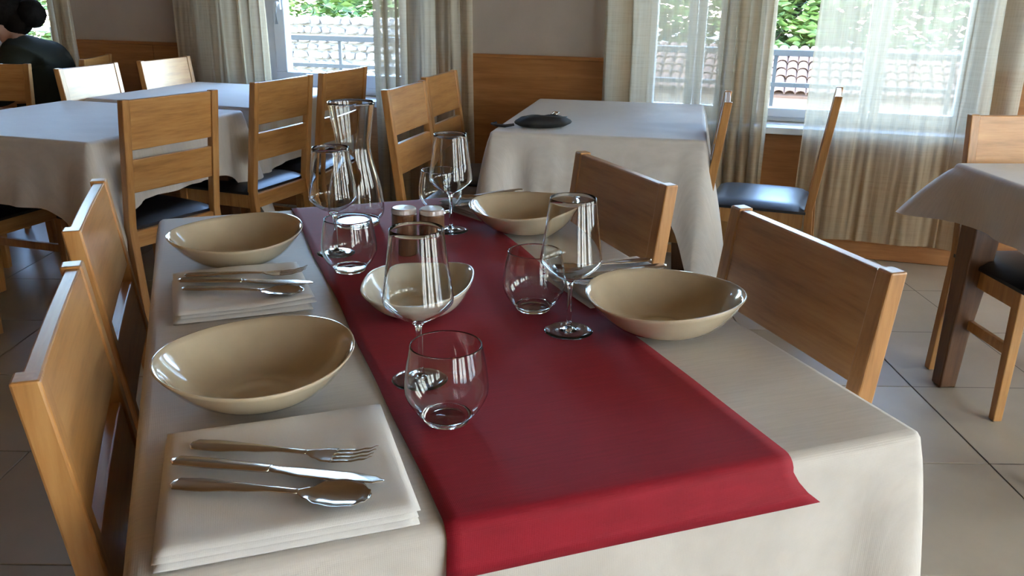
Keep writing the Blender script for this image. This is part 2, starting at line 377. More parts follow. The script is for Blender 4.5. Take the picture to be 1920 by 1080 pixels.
curtain(-2.20, -1.65, [(0, .05, .045), (.25, .06, .045), (.5, .16, .02), (.85, .12, .025), (1, .06, .03)], 'cream curtain behind the two chairs left of the pouch table', seed=5, flare=.04)
curtain(-0.92, -0.075, [(0, .13, .04), (.22, .11, .045), (.32, .34, .008), (.60, .34, .008), (.70, .06, .035), (1, .05, .045)], 'curtain with sheer middle and dark bunched sides behind the pouch table', seed=8, flare=.03)
curtain(0.128, 0.98, [(0, .06, .015), (.08, .3, .008), (.45, .30, .010), (.72, .28, .016), (.85, .12, .035), (1, .08, .04)], 'wide sheer curtain hanging to the floor behind the lone side chair', seed=12, flare=.06)

# ================================================================== outside
g = struct(room(MB().box(-40, 40, D + 0.33, 70, -2.2, -1.6).build('ground_outside', M['gravel'])))
struct(room(MB().box(T_R + 0.33, 40, -30, D + 0.33, -0.45, -0.2).build('bounce_street_outside', M['gravel'])))  # unseen ground added to bounce sunlight up into the room
bd = empty('added_bounce_house', tn(9.0, 0.5, -0.2), RA); bd['kind'] = 'structure'  # unseen house front added for warm bounce and to block blue sky
MB().box(0, 5, -12, 9, 0, 7.6).build('bounce_facade', M['render'], bd)
for k in range(4): MB().box(-.03, .02, -7.2 + k*3.4, -6.2 + k*3.4, 1.0, 2.4).build('bounce_facade_shutter', M['table_leg'], bd, .01, 1)
MB().box(-.4, 5.2, -12.3, 9.3, 7.6, 7.8).build('roof', M['terracotta'], bd)  # roof of the added bounce house
ter = struct(room(MB().box(-9, 6, D + 0.33, 6.1, -0.35, -0.06).build('terrace_floor', M['gravel'])))
rl = empty('terrace_railing', tn(-1.5, 5.8, -0.06), RA, 'grey metal terrace railing outside the windows', 'railing')
MB().box(-6, 6, -.024, .024, .945, .985).build('top_rail', M['steel_dark'], rl, .004, 1)
MB().box(-6, 6, -.014, .014, .755, .782).build('lower_rail', M['steel_dark'], rl)
MB().box(-6, 6, -.014, .014, .10, .125).build('lower_rail', M['steel_dark'], rl)
post_me = MB().box(-.011, .011, -.011, .011, 0, .945).mesh('rail_post', M['steel_dark'])
for k in range(11): share('rail_post', post_me, rl, (-5.72 + k*1.02, 0, 0))
# rubble garden wall seen through the left window
sw = empty('garden_stone_wall', tn(-5.6, 11.0, -1.6), RA, 'sunlit pale rubble stone wall in the garden beyond left window', 'stone wall')
MB().box(-4.0, 2.6, 0.06, 0.5, 0, 2.42).build('wall_core', M['mortar'], sw)
def rock(seed, sx, sy, sz):
    bm = bmesh.new(); bmesh.ops.create_icosphere(bm, subdivisions=1, radius=0.5)
    for v in bm.verts:
        d = 1 + 0.25*noise.noise(v.co*2.3 + Vector((seed*3.1, seed, 0)))
        v.co = Vector((max(-.46, min(.46, v.co.x*1.25*d))*sx, max(-.4, min(.4, v.co.y*d))*sy, max(-.45, min(.45, v.co.z*1.25*d))*sz))
    me = bpy.data.meshes.new('stone'); bm.to_mesh(me); bm.free(); me.materials.append(M['stone']); return me
rocks = [rock(k, 1, 1, 1) for k in range(7)]
z = 1.30; row = 0
while z < 2.48:
    hh = random.uniform(.07, .16); x = -3.4 + random.uniform(0, .15)
    while x < 2.4:
        ww = random.uniform(.09, .26)
        share('stone', random.choice(rocks), sw, (x + ww/2, 0.05 + random.uniform(-.015, .015), z + hh/2), (0, random.uniform(-.2, .2), random.choice((0, math.pi))), (ww*1.0, random.uniform(.14, .28), hh*1.0))
        x += ww
    z += hh; row += 1
# tiled roof seen through the right window
roof = empty('neighbour_roof', tn(0.4, 17.8, -1.6), RA, 'pale terracotta tiled roof beyond the right window', 'roof')
pitch = math.atan(0.53); rm = Matrix.Rotation(pitch, 4, 'X')
MB().box(-5, 5, 0.25, 1.4, 0, 0.98).build('house_wall', M['plaster'], roof)
deck = MB(); deck.box(-5.1, 5.1, -0.1, 1.62, 1.00, 1.06, Matrix.Translation((0, 0.5, 0.10)) @ rm)
deck.build('roof_deck', M['terracotta'], roof)
def barrel(w, l, r):
    mb = MB(); vs = []; fs = []; s = 6
    for j, (yy, rr) in enumerate(((0, r*1.08), (l, r*.92))):
        for k in range(s+1):
            a = math.pi*k/s; vs.append((rr*math.cos(a), yy, rr*.8*math.sin(a)))
        for k in range(s+1):
            a = math.pi*k/s; vs.append(((rr-.014)*math.cos(a), yy, (rr-.014)*.8*math.sin(a)))
    n = s+1
    for k in range(s):
        fs.append((k, k+1, 2*n+k+1, 2*n+k)); fs.append((n+k+1, n+k, 3*n+k, 3*n+k+1)); fs.append((k+1, k, n+k, n+k+1))
    return mb.add(vs, fs).mesh('roof_tile', M['terracotta'])
bt = barrel(.2, .36, .098)
for i in range(36):
    for j in range(6):
        p = Vector((0, 0.5, 0.10)) + rm @ Vector((-3.6 + i*.205 + random.uniform(-.008, .008), -0.10 + j*.27, 1.060 + .040))
        share('roof_tile', bt, roof, p, (pitch - .10, 0, random.uniform(-.02, .02)))
# foliage
def bush(loc, rx, ry, rz_, n, mat, label, name, ls=.07, seed=0, stem=True):
    rnd = random.Random(seed); r = empty(name, loc, RA, label, 'bush', 'greenery beyond the garden')
    vs, fs = [], []
    for k in range(n):
        a = rnd.uniform(0, 2*math.pi); c_ = rnd.uniform(-.75, 1); q = rnd.uniform(.55, 1.0)**.5
        s_ = math.sqrt(max(0, 1 - c_*c_)); d = 1 + .3*nz(3*math.cos(a)*s_ + seed, 3*math.sin(a)*s_, 3*c_)
        p = Vector((rx*q*d*s_*math.cos(a), ry*q*d*s_*math.sin(a), rz_*(1 + .95*q*d*c_)))
        e = Matrix.Rotation(rnd.uniform(0, 6.28), 3, 'Z') @ Matrix.Rotation(rnd.uniform(-1.1, 1.1), 3, 'X')
        l = ls*rnd.uniform(.6, 1.4); b = len(vs)
        for q2 in ((-.5, 0, 0), (0, -.28, .06), (.5, 0, 0), (0, .28, .06)): vs.append(p + e @ (Vector(q2)*l*2))
        fs += [(b, b+1, b+2), (b, b+2, b+3)]
    mb = MB(); mb.add(vs, fs); tag(mb.build('foliage', mat, r), kind='stuff')
    st = MB()
    for k in range(5):
        a = k*1.26; st.tube([(0, 0, -.05), (rx*.25*math.cos(a), ry*.25*math.sin(a), rz_*.6), (rx*.55*math.cos(a), ry*.55*math.sin(a), rz_*1.25)], [.06, .04, .015], 6)
    st.build('branches', M['bark'], r)
bush(tn(-6.9, 12.7, -1.5), 1.3, .7, 1.70, 4200, M['leaf'], 'light green shrub over the stone wall, left of the pair', 'garden_shrub', .075, 1)
bush(tn(-4.9, 12.7, -1.5), 1.3, .8, 1.75, 4600, M['leaf'], 'yellow-green shrub spilling over the stone wall, right of the pair', 'garden_shrub', .075, 2)
bush(tn(-6.2, 16, -1.6), 3.2, 1.2, 2.2, 6000, M['leaf_dark'], 'tall dark hedge behind the stone wall shrubs', 'garden_hedge', .13, 3)
bush(tn(-1.6, 23, -1.6), 3.2, 1.3, 2.0, 6500, M['leaf'], 'bright tree crown above the tiled roof, left half', 'garden_tree', .15, 4)
bush(tn(3.2, 23.5, -1.6), 3.6, 1.3, 2.1, 6500, M['leaf_dark'], 'green tree crown above the tiled roof, behind wide sheer curtain', 'garden_tree', .15, 5)
bush(tn(-13.0, 12.5, -1.6), 2.2, 1.0, 1.9, 4000, M['leaf'], 'sunlit shrub outside the far left window', 'garden_shrub', .10, 6)

# ================================================================== tables and cloths
def table(loc, rz, w, l, label, leg=0.075, top=0.742):
    """w along x, l along y, centred"""
    r = empty('dining_table', loc, rz, label, 'table', 'restaurant tables')
    MB().box(-w/2, w/2, -l/2, l/2, top - .03, top).build('tabletop', M['table_leg'], r, .004, 1)
    ins = .02
    ap = MB(); e = ins + leg/2
    for s in (-1, 1):
        MB().box(-w/2 + e + leg/2, w/2 - e - leg/2, s*(l/2 - e) - .012, s*(l/2 - e) + .012, top - .12, top - .031).build('apron', M['table_leg'], r)
        MB().box(s*(w/2 - e) - .012, s*(w/2 - e) + .012, -l/2 + e + leg/2, l/2 - e - leg/2, top - .12, top - .031).build('apron', M['table_leg'], r)
    for sx in (-1, 1):
        for sy in (-1, 1):
            cx, cy_ = sx*(w/2 - e), sy*(l/2 - e); secs = []
            mb = MB()
            for (zz, k, off) in ((0, .66, .004), (.18, .74, 0.0), (.42, .95, 0), (.52, 1, 0), (top - .031, 1, 0)):
                h_ = leg/2*k; sh = leg/2*(1-k)
                x_, y_ = cx + sx*sh, cy_ + sy*sh
                secs.append([(x_-h_, y_-h_, zz), (x_+h_, y_-h_, zz), (x_+h_, y_+h_, zz), (x_-h_, y_+h_, zz)])
            vs = [p for s_ in secs for p in s_]; fs = [(3,2,1,0), tuple(4*(len(secs)-1)+k for k in range(4))]
            for i in range(len(secs)-1):
                for k in range(4): q = (k+1) % 4; fs.append((4*i+k, 4*i+q, 4*i+4+q, 4*i+4+k))
            mb.add(vs, fs).build('leg', M['table_leg'], r, .005, 2)
    return r
def tablecloth(loc, rz, w, l, drop, label, seed=0, tuck=.030, corner=0.10, wave=0.010, flare=0.03, extra=0.10, z0=0.75, top_noise=0.0008, corners=None, mat='linen', drop_far=None, drop_x=None):
    """cloth over a w x l top; square corners hang lower and fold out; corners: strength per corner (+x+y, -x+y, -x-y, +x-y)"""
    corners = corners or (1, 1, 1, 1)
    r = .016; per = []                            # perimeter samples: (pos, outward normal, corner weight)
    nx, ny, nc = max(16, int(w/.022)), max(16, int(l/.022)), 9
    hw, hl = w/2 - r, l/2 - r
    def edge(p0, p1, nrm, n, c0, c1):
        for i in range(n):
            f = (i + .5)/n; p = (p0[0] + (p1[0]-p0[0])*f, p0[1] + (p1[1]-p0[1])*f)
            L_ = math.dist(p0, p1); d0 = f*L_; d1 = (1-f)*L_
            g = c0*math.exp(-(d0/.075)**1.4) + c1*math.exp(-(d1/.075)**1.4)
            per.append((p, nrm, g, i, 0))
    def corn(c, a0, st):
        for i in range(nc):
            a = a0 + math.pi/2*i/(nc-1); per.append((c, (math.cos(a), math.sin(a)), st, i, 1))
    edge((hw, -hl), (hw, hl), (1, 0), ny, corners[3], corners[0]); corn((hw, hl), 0, corners[0])
    edge((hw, hl), (-hw, hl), (0, 1), nx, corners[0], corners[1]); corn((-hw, hl), math.pi/2, corners[1])
    edge((-hw, hl), (-hw, -hl), (-1, 0), ny, corners[1], corners[2]); corn((-hw, -hl), math.pi, corners[2])
    edge((-hw, -hl), (hw, -hl), (0, -1), nx, corners[2], corners[3]); corn((hw, -hl), 3*math.pi/2, corners[3])
    n = len(per); rows = []
    prof = [(0, 0), (.38, .075), (.71, .293), (.92, .62), (1, 1)]
    s_acc = 0; ss = []
    for i, (p, nr, g, k, ic) in enumerate(per):
        q = per[i-1][0]; s_acc += math.dist(p, q) + (.004 if ic else 0); ss.append(s_acc)
    for (a, b) in prof: rows.append([(p[0] + nr[0]*r*a, p[1] + nr[1]*r*a, -r*b) for (p, nr, g, k, ic) in per])
    nv = 18
    for j in range(1, nv+1):
        f = j/nv; row = []
        for i, (p, nr, g, k, ic) in enumerate(per):
            dr = drop if drop_far is None else drop + (drop_far - drop)*max(0, nr[1])**2
            ax = abs(nr[0])**2
            if drop_x is not None: dr = dr*(1 - ax) + drop_x*ax
            dd = (dr + extra*g)*f
            wv = nz(ss[i]*7 + seed*9.1, f*.8, seed) + .6*nz(ss[i]*17 + seed*3.3, f*.6, seed + 4)
            sd = 1 - ax if drop_x is not None else 1
            out = r + sd*(flare*f + wave*2.2*wv*f) + corner*g*(f**.8)
            out -= tuck*f*(1 - g)*math.exp(-((g - .35)/.2)**2)       # tuck beside each corner fold
            row.append((p[0] + nr[0]*max(out, r*.9), p[1] + nr[1]*max(out, r*.9), -r - dd))
        rows.append(row)
    mb = MB(); vs = [q for row in rows for q in row]; fs = []
    for j in range(len(rows)-1):
        for i in range(n): k = (i+1) % n; fs.append((j*n+k, j*n+i, (j+1)*n+i, (j+1)*n+k))
    mb.add(vs, fs, True)
    gx, gy = 48, 60
    mb.grid(lambda u, v: (-hw + 2*hw*u, -hl + 2*hl*v, top_noise*2*nz(u*w*9 + seed, v*l*9)*min(1, 14*min(u, 1-u, v, 1-v))), gx, gy)
    # close the small ring between the top grid and the rolled edge
    o = mb.build('tablecloth', M[mat]); place(o, Vector(loc) + Vector((0, 0, z0)), rz)
    tag(o, label, 'tablecloth', 'linen tablecloths'); return o

# main table (x -0.107..0.797, y 0.69..2.05)
MX, MY, MW, ML = 0.345, 1.370, 0.904, 1.360
table((MX, MY, 0), 0, MW - .03, ML - .03, 'laid dining table in the foreground, under linen cloth and red runner')
tablecloth((MX, MY, 0), 0, MW, ML, .34, 'beige linen tablecloth on the laid foreground table', seed=2, corner=.05, wave=.016, flare=.010, extra=.12, tuck=.07, drop_x=.20, corners=(1, 1, 1, 1))
# long left table: two tables end to end
def tn_table(t0, t1, n0, n1, lab_t, lab_c, rot=0.0, **k):
    c = tn((t0+t1)/2, (n0+n1)/2)
    table(c, RA + rot, t1 - t0 - .03, n1 - n0 - .03, lab_t)
    return tablecloth(c, RA + rot, t1 - t0, n1 - n0, label=lab_c, **k)
tn_table(-3.15, -2.21, 2.30, 3.20, 'left long table, nearer half, under pale cloth', 'pale cloth on nearer half of the long left table, corners hanging low', drop=.22, seed=4, corner=.05, flare=.03, extra=.20, wave=.012, corners=(1.3, .6, 1, 1))
tn_table(-3.13, -2.20, 3.27, 4.12, 'left long table, half closest to the window', 'pale cloth on the long left table half closest to the window', drop=.25, seed=6, corner=.01, flare=.015, extra=.06)
# table 2 under the middle windows
tn_table(-1.105, -0.30, 3.09, 4.18, 'square table by the windows carrying the black pouch', 'pale cloth on the window table that carries the black pouch', rot=math.radians(6), drop=.205, seed=9, corner=.08, flare=.025, extra=.27, corners=(1, 1, 1, 1.2), wave=.014)
# right table, cut by the frame
RTA = math.radians(-17); ru = Vector((math.cos(RTA), math.sin(RTA), 0)); rv = Vector((-math.sin(RTA), math.cos(RTA), 0))
rc = Vector((2.265, 2.085, 0)) + ru*.42 - rv*.445
table(rc, RTA, .80, .80, 'dark legged table at the right edge of the picture', leg=.085)
tablecloth(rc, RTA, .84, .84, .15, 'short pale cloth on the right edge table', seed=11, corner=.13, flare=.02, extra=.0, wave=.010, drop_far=.20)

# ================================================================== chairs
CW, CH = 0.41, 0.89
def back_y(z): return -.19 - .055*max(0, (z - .44))/.45
def make_chair():
    r = empty('dining_chair')
    pw, pd = .030, .032
    for s in (-1, 1):
        x0, x1 = (s*CW/2, s*(CW/2 - pw)); x0, x1 = min(x0, x1), max(x0, x1)
        secs = []
        for zz in (0, .22, .44, .58, .74, CH):
            yc = -.19 - .03*max(0, (.44 - zz))/.44 if zz < .44 else back_y(zz)
            h_ = pd/2*(1.0 if zz < .5 else 1 - .12*(zz - .5)/.39)
            secs.append([(x0, yc-h_, zz), (x1, yc-h_, zz), (x1, yc+h_, zz), (x0, yc+h_, zz)])
        vs = [p for q in secs for p in q]; fs = [(3,2,1,0), tuple(4*(len(secs)-1)+k for k in range(4))]
        for i in range(len(secs)-1):
            for k in range(4): q = (k+1) % 4; fs.append((4*i+k, 4*i+q, 4*i+4+q, 4*i+4+k))
        MB().add(vs, fs).build('back_post', M['chair'], r, .003, 2)
        fx0, fx1 = (s*(CW/2), s*(CW/2 - .034)); fx0, fx1 = min(fx0, fx1), max(fx0, fx1)
        MB().hexa([(fx0+.003, .155, 0), (fx1-.003, .155, 0), (fx1-.003, .183, 0), (fx0+.003, .183, 0)], [(fx0, .150, .425), (fx1, .150, .425), (fx1, .187, .425), (fx0, .187, .425)]).build('leg', M['chair'], r, .003, 2)
        xi = s*(CW/2 - .017)
        MB().box(xi-.010, xi+.010, -.172, .152, .365, .425).build('side_rail', M['chair'], r, .002, 1)
        MB().box(xi-.009, xi+.009, -.182, .155, .215, .248).build('stretcher', M['chair'], r, .002, 1)
    MB().box(-CW/2+.034, CW/2-.034, .158, .180, .365, .425).build('front_rail', M['chair_slat'], r, .002, 1)
    MB().box(-CW/2+.030, CW/2-.030, -.200, -.180, .365, .425).build('back_rail', M['chair_slat'], r, .002, 1)
    for (za, zb_) in ((.716, .887), (.565, .682)):
        mb = MB(); th = .019
        def fn(u, v, side):
            x = (-CW/2 + .029) + (CW - .058)*u; z = za + (zb_ - za)*v
            y = back_y(z) + side*th/2 - .0015*math.sin(math.pi*u) + .002
            return (x, y, z)
        nu = 7; vs = []; fs = []
        for side in (-1, 1):
            for v in (0, 1):
                for i in range(nu): vs.append(fn(i/(nu-1), v, side))
        B0, T0, B1, T1 = 0, nu, 2*nu, 3*nu
        for i in range(nu-1):
            fs += [(B0+i, B0+i+1, T0+i+1, T0+i), (B1+i+1, B1+i, T1+i, T1+i+1), (T0+i, T0+i+1, T1+i+1, T1+i), (B0+i+1, B0+i, B1+i, B1+i+1)]
        fs += [(B0, T0, T1, B1), (B0+nu-1, B1+nu-1, T1+nu-1, T0+nu-1)]
        mb.add(vs, fs).build('back_slat', M['chair_slat'], r, .0025, 2)
    pad = MB(); nx = 14
    def pf(u, v):
        x, y = (u - .5)*2, (v - .5)*2
        k = (1 - abs(x)**5)*(1 - abs(y)**5)
        return (x*(CW/2 + .003), .012 + y*.192 - .008*(1-abs(x))*0, .436 + .026*max(0, k)**.5)
    pad.grid(pf, nx, nx)
    pad.grid(lambda u, v: ((u-.5)*2*(CW/2+.003), .012 + (v-.5)*2*.192, .4255), nx, nx)
    ring = [(-1,-1,1,-1),(1,-1,1,1),(1,1,-1,1),(-1,1,-1,-1)]
    for (a, b, c_, d) in ring:
        X, Y = CW/2 + .003, .192
        pad.add([(a*X, .012+b*Y, .4255), (c_*X, .012+d*Y, .4255), (c_*X, .012+d*Y, .436), (a*X, .012+b*Y, .436)], [(0,1,2,3)])
    pad.build('seat', M['pad'], r, fix=True)
    return r
chair0 = make_chair(); used = [False]
def chair(top, face, label, group):
    """top: xy of the middle of the back's upper edge; face: angle of the sitting direction"""
    o = chair0 if not used[0] else copy_tree(chair0); used[0] = True
    f = Vector((math.cos(face), math.sin(face), 0))
    o.location = Vector((top[0], top[1], 0)) + f*.245; o.rotation_euler = (0, 0, face - math.pi/2)
    return tag(o, label, 'chair', group)
R_ = math.radians
G = 'oak chairs with black padded seats'
chair((-.181, 1.06), R_(0), 'oak chair on the left of the laid table, nearest the camera', G)
chair((-.197, 1.635), R_(-1), 'oak chair on the left of the laid table, beside the farther left bowl', G)
chair((.896, 1.07), R_(178), 'oak chair on the right of the laid table, nearest the camera', G)
chair((.864, 1.655), R_(182), 'oak chair on the right of the laid table, beside the farther right bowl', G)
def chair_tn(t, n, face_deg, label): p = tn(t, n); return chair((p.x, p.y), RA + R_(face_deg), label, G)
chair_tn(-2.06, 2.555, 168, 'oak chair turned back-on at the near corner of the long left table')
chair_tn(-2.02, 3.22, 176, 'oak chair back-on at the long left table, second towards the window')
chair_tn(-1.99, 3.70, 178, 'oak chair back-on at the long left table, partly hidden behind the carafe')
chair_tn(-3.17, 3.37, 4, 'chair with window-lit pale back across the long left table, beside the person')
chair_tn(-3.14, 3.88, 2, 'chair with window-lit pale back across the long left table, nearer the curtain')
chair_tn(-3.15, 2.46, 0, 'dark-seated chair half outside the left edge of the picture, under the table')
chair_tn(-3.66, 3.27, -75, 'beige slatted chair at the left edge, in front of the seated person')
chair_tn(-1.45, 3.19, 2, 'honey oak chair left of the pouch table, closer to the camera')
chair_tn(-1.51, 3.71, 2, 'honey oak chair left of the pouch table, closer to the curtain')
chair_tn(-0.20, 3.33, 184, 'oak chair seen edge-on, tucked against the right side of the pouch table')
chair_tn(0.205, 3.69, 177, 'lone oak chair with sky-lit black seat in front of the wide sheer curtain')
pr = Vector((2.36, 2.125, 0)) + ru*.205
chair((pr.x, pr.y), RTA - math.pi/2, 'oak chair pushed under the right edge table, only back corner and seat seen', G)

# ================================================================== the laid table
ZT = 0.751                                           # top of the cloth
# red runner: falls over the near and the far edge
rx0, rx1 = 0.190, 0.598
def runner():
    y0, y1 = MY - ML/2, MY + ML/2; path = []          # (y, z) profile with rounded bends, thickness added outward
    drop = .054; rr = .018
    path.append((y0 - .010, ZT - drop)); path.append((y0 - .006, ZT - .042)); path.append((y0 - .0035, ZT - .028))
    for k in range(0, 6):
        a = math.pi - k*math.pi/10; path.append((y0 + .0145 + rr*math.cos(a), ZT + .0016 - rr + rr*math.sin(a)))
    for k in range(1, 60): path.append((y0 + rr + (ML - 2*rr)*k/60, ZT + .0016))
    for k in range(0, 6):
        a = math.pi/2 - k*math.pi/10; path.append((y1 - .0145 + rr*math.cos(a), ZT + .0016 - rr + rr*math.sin(a)))
    path += [(y1 + .004, ZT - .05), (y1 + .006, ZT - .10)]
    nu = 26; n = len(path); th = .0014
    def top(u, v, up):
        i = min(n-1, int(round(v*(n-1)))); y, z = path[i]
        x = rx0 + (rx1 - rx0)*u
        e = min(u, 1-u); ed = max(0, 1 - e/.06)
        x += .004*nz(y*4, u*2, 1)*ed
        if i < 4: x += ((u - .35)*.010 + .020*u**3)*((3 - i)/3)**1.5; y -= .012*(3-i)/3*(u**3); z += .006*(u**4)*(3-i)/3
        else: z += .0006*abs(nz(x*14, y*14, 3))
        return (x, y, z + up) if 3 <= i <= n-3 else (x, y + (-up if i < 3 else up), z)
    mb = MB(); mb.grid(lambda u, v: top(u, v, th), nu, n); mb.grid(lambda u, v: top(u, v, 0), nu, n)
    # rim
    for a in (0, 1):
        mb.grid(lambda u, v: top(a, v, th*u), 2, n, False)
        mb.grid(lambda u, v: top(u, a, th*v), nu, 2, False)
    o = mb.build('table_runner', M['red'], fix=True)
    return tag(o, 'red cloth runner along the middle of the laid table', 'table runner')
runner()
ZR = ZT + .0032                                      # top of the runner

# bowls ----------------------------------------------------------------------
def bowl_mesh(name, R, h, mat, base=.42, lobes=0.0, tri=0.0, tilt=.008, th=.0045, seed=0, sx=1.0, sy=1.0):
    seg = 72; prof = []
    for k in range(15):
        f = k/14; r = base*R*.98 + (R - base*R*.98)*(f**.72); z = h*(f**1.55); prof.append((r, z))
    outer = [(0.001, .0), (base*R*.80, .0), (base*R*.86, .0025), (base*R*.95, .002)] + [(r, z + .004) for r, z in prof]
    inner = [(r - th*.8, z + .004 + th*.35) for r, z in prof][::-1]
    inner[0] = (prof[-1][0] - th*.6, prof[-1][1] + .0052)
    rim = [(prof[-1][0] - .0008, prof[-1][1] + .0054)]
    inner += [(base*R*.75, .004 + th*.9), (base*R*.4, .0038 + th*.8), (.001, .0036 + th*.8)]
    pr_ = outer + rim + inner; vs = []; fs = []
    for (r, z) in pr_:
        for k in range(seg):
            a = 2*math.pi*k/seg; f = min(1, r/R)**2
            q = 1 + f*(lobes*math.cos(2*a + .4) + tri*math.cos(4*a))
            zz = z*(1 + (tilt/h)*math.cos(a - .6)*f + (tilt*.7/h)*math.cos(2*a)*f)
            vs.append((r*q*math.cos(a)*sx, r*q*math.sin(a)*sy, max(0, zz)))
    for i in range(len(pr_)-1):
        for k in range(seg): l = (k+1) % seg; fs.append((i*seg+k, i*seg+l, (i+1)*seg+l, (i+1)*seg+k))
    return MB().add(vs, fs, True).mesh(name, mat)
bm_ = bowl_mesh('bowl', .122, .057, M['ceramic'], .38, .02, 0, .005)
def bowl(x, y, rz, label, z=ZT + .001):
    o = bpy.data.objects.new('bowl', bm_); C.objects.link(o); place(o, (x, y, z), rz); return tag(o, label, 'bowl', 'cream stoneware bowls')
bowl(.040, 1.043, R_(10), 'cream stoneware bowl on the left, nearest the camera')
bowl(.048, 1.645, R_(20), 'cream stoneware bowl on the left, at the far end')
bowl(.652, 1.085, R_(-60), 'cream stoneware bowl on the right, nearest the camera', ZT + .001)
bowl(.652, 1.690, R_(-40), 'cream stoneware bowl on the right, at the far end', ZT + .001)
dm = bowl_mesh('bread_dish', .100, .044, M['dish'], .5, .03, -.045, .006, sx=.92, sy=1.08)
d_ = bpy.data.objects.new('serving_dish', dm); C.objects.link(d_); place(d_, (.312, 1.285, ZR), R_(-24)); tag(d_, 'small pale rounded-square dish in the middle of the runner', 'dish')

# glasses --------------------------------------------------------------------
def shell(mb, outer, th, seg=48):
    """closed double wall from an outer profile, bottom to rim"""
    inner = [(max(.0008, r - th), z + (th if i == 0 else 0)) for i, (r, z) in enumerate(outer)]
    return mb.lathe(outer + [((outer[-1][0] + inner[-1][0])/2, outer[-1][1] + .0007)] + inner[::-1], seg)
def smooth_prof(pts, n=6):
    out = []
    for i in range(len(pts)-1):
        p0, p1, p2, p3 = pts[max(i-1, 0)], pts[i], pts[i+1], pts[min(i+2, len(pts)-1)]
        for k in range(n):
            t = k/n
            out.append(tuple(.5*((2*p1[a]) + (-p0[a]+p2[a])*t + (2*p0[a]-5*p1[a]+4*p2[a]-p3[a])*t*t + (-p0[a]+3*p1[a]-3*p2[a]+p3[a])*t**3) for a in (0, 1)))
    return out + [pts[-1]]
def make_wine():
    r = empty('wine_glass')
    mb = MB(); shell(mb, smooth_prof([(.0010, .0835), (.010, .0850), (.026, .0925), (.0425, .1070), (.0465, .1150), (.0450, .1280), (.0400, .1650), (.0345, .2100)], 5), .0011)
    mb.build('glass_bowl', M['glass'], r, fix=True)
    mb = MB(); mb.lathe(smooth_prof([(.0003, .0012), (.020, .0008), (.0360, .0004), (.0365, .0014), (.030, .0028), (.016, .0040), (.0062, .0075), (.0040, .016), (.0036, .040), (.0040, .070), (.0060, .0790), (.0085, .0826), (.0003, .0831)], 4), 32)
    mb.build('stem_and_foot', M['glass_solid'], r, fix=True); return r
def make_tumbler():
    r = empty('water_tumbler')
    mb = MB(); shell(mb, smooth_prof([(.0305, .0085), (.040, .0175), (.0490, .034), (.0510, .047), (.0490, .068), (.0455, .087), (.0430, .100)], 5), .0014)
    mb.build('glass_wall', M['glass'], r, fix=True)
    mb = MB(); mb.lathe(smooth_prof([(.0003, .0010), (.018, .0006), (.0245, .0002), (.0280, .0022), (.0300, .0070), (.0285, .0082), (.018, .0070), (.0003, .0062)], 4), 36)
    mb.build('glass_base', M['glass_solid'], r, fix=True); return r
wine0, tum0 = make_wine(), make_tumbler(); first = {}
def put(proto, x, y, z, label, cat, group, rz=0):
    o = proto if proto.name not in first else copy_tree(proto); first[proto.name] = 1
    place(o, (x, y, z), rz); return tag(o, label, cat, group)
GW, GT = 'wine glasses on the laid table', 'tumblers on the laid table'
put(wine0, .247, 1.022, ZR, 'wine glass rising in front of the small square dish', 'wine glass', GW)
put(wine0, .507, 1.119, ZR, 'wine glass standing beside the near right bowl', 'wine glass', GW)
put(wine0, .233, 1.640, ZR, 'wine glass beside the carafe and the far left bowl', 'wine glass', GW)
put(wine0, .497, 1.735, ZR, 'wine glass beside the far right bowl', 'wine glass', GW)
put(tum0, .250, .900, ZR, 'clear round tumbler nearest the camera on the red runner', 'tumbler', GT)
put(tum0, .240, 1.520, ZR, 'clear round tumbler by the far left bowl', 'tumbler', GT)
put(tum0, .490, 1.225, ZR, 'clear round tumbler left of the near right wine glass', 'tumbler', GT)
put(tum0, .520, 1.905, ZR, 'clear round tumbler at the far end behind the brown shakers', 'tumbler', GT)
ca = empty('water_carafe', (.312, 1.850, ZR), 0, 'tall waisted clear glass water carafe at the far end of runner', 'carafe')
mb = MB(); shell(mb, smooth_prof([(.050, .011), (.060, .024), (.0620, .045), (.0560, .090), (.0440, .135), (.0375, .168), (.0385, .190), (.0440, .225), (.0505, .268)], 6), .0016); mb.build('glass_wall', M['glass'], ca, fix=True)
mb = MB(); mb.lathe(smooth_prof([(.0003, .0012), (.035, .0008), (.0475, .0003), (.0510, .0040), (.0500, .0105), (.040, .0085), (.0003, .0075)], 4), 40); mb.build('glass_base', M['glass_solid'], ca, fix=True)
for x, y, lab in ((.363, 1.600, 'brown cylindrical shaker with sky reflection painted on its cap, left of the pair'), (.413, 1.578, 'brown cylindrical shaker with sky reflection painted on its cap, right of the pair')):
    s_ = empty('spice_shaker', (x, y, ZR), 0, lab, 'shaker', 'pair of shakers')
    MB().lathe([(.0005, 0), (.0235, 0), (.0245, .002), (.0245, .080), (.0235, .082), (.0005, .082)], 32, smooth=False).build('body', M['shaker'], s_)
    MB().lathe([(.0005, .0822), (.0240, .0822), (.0246, .0835), (.0240, .0910), (.0215, .0932), (.0005, .0938)], 32, smooth=False).build('cap', M['shaker_sky_top'], s_)

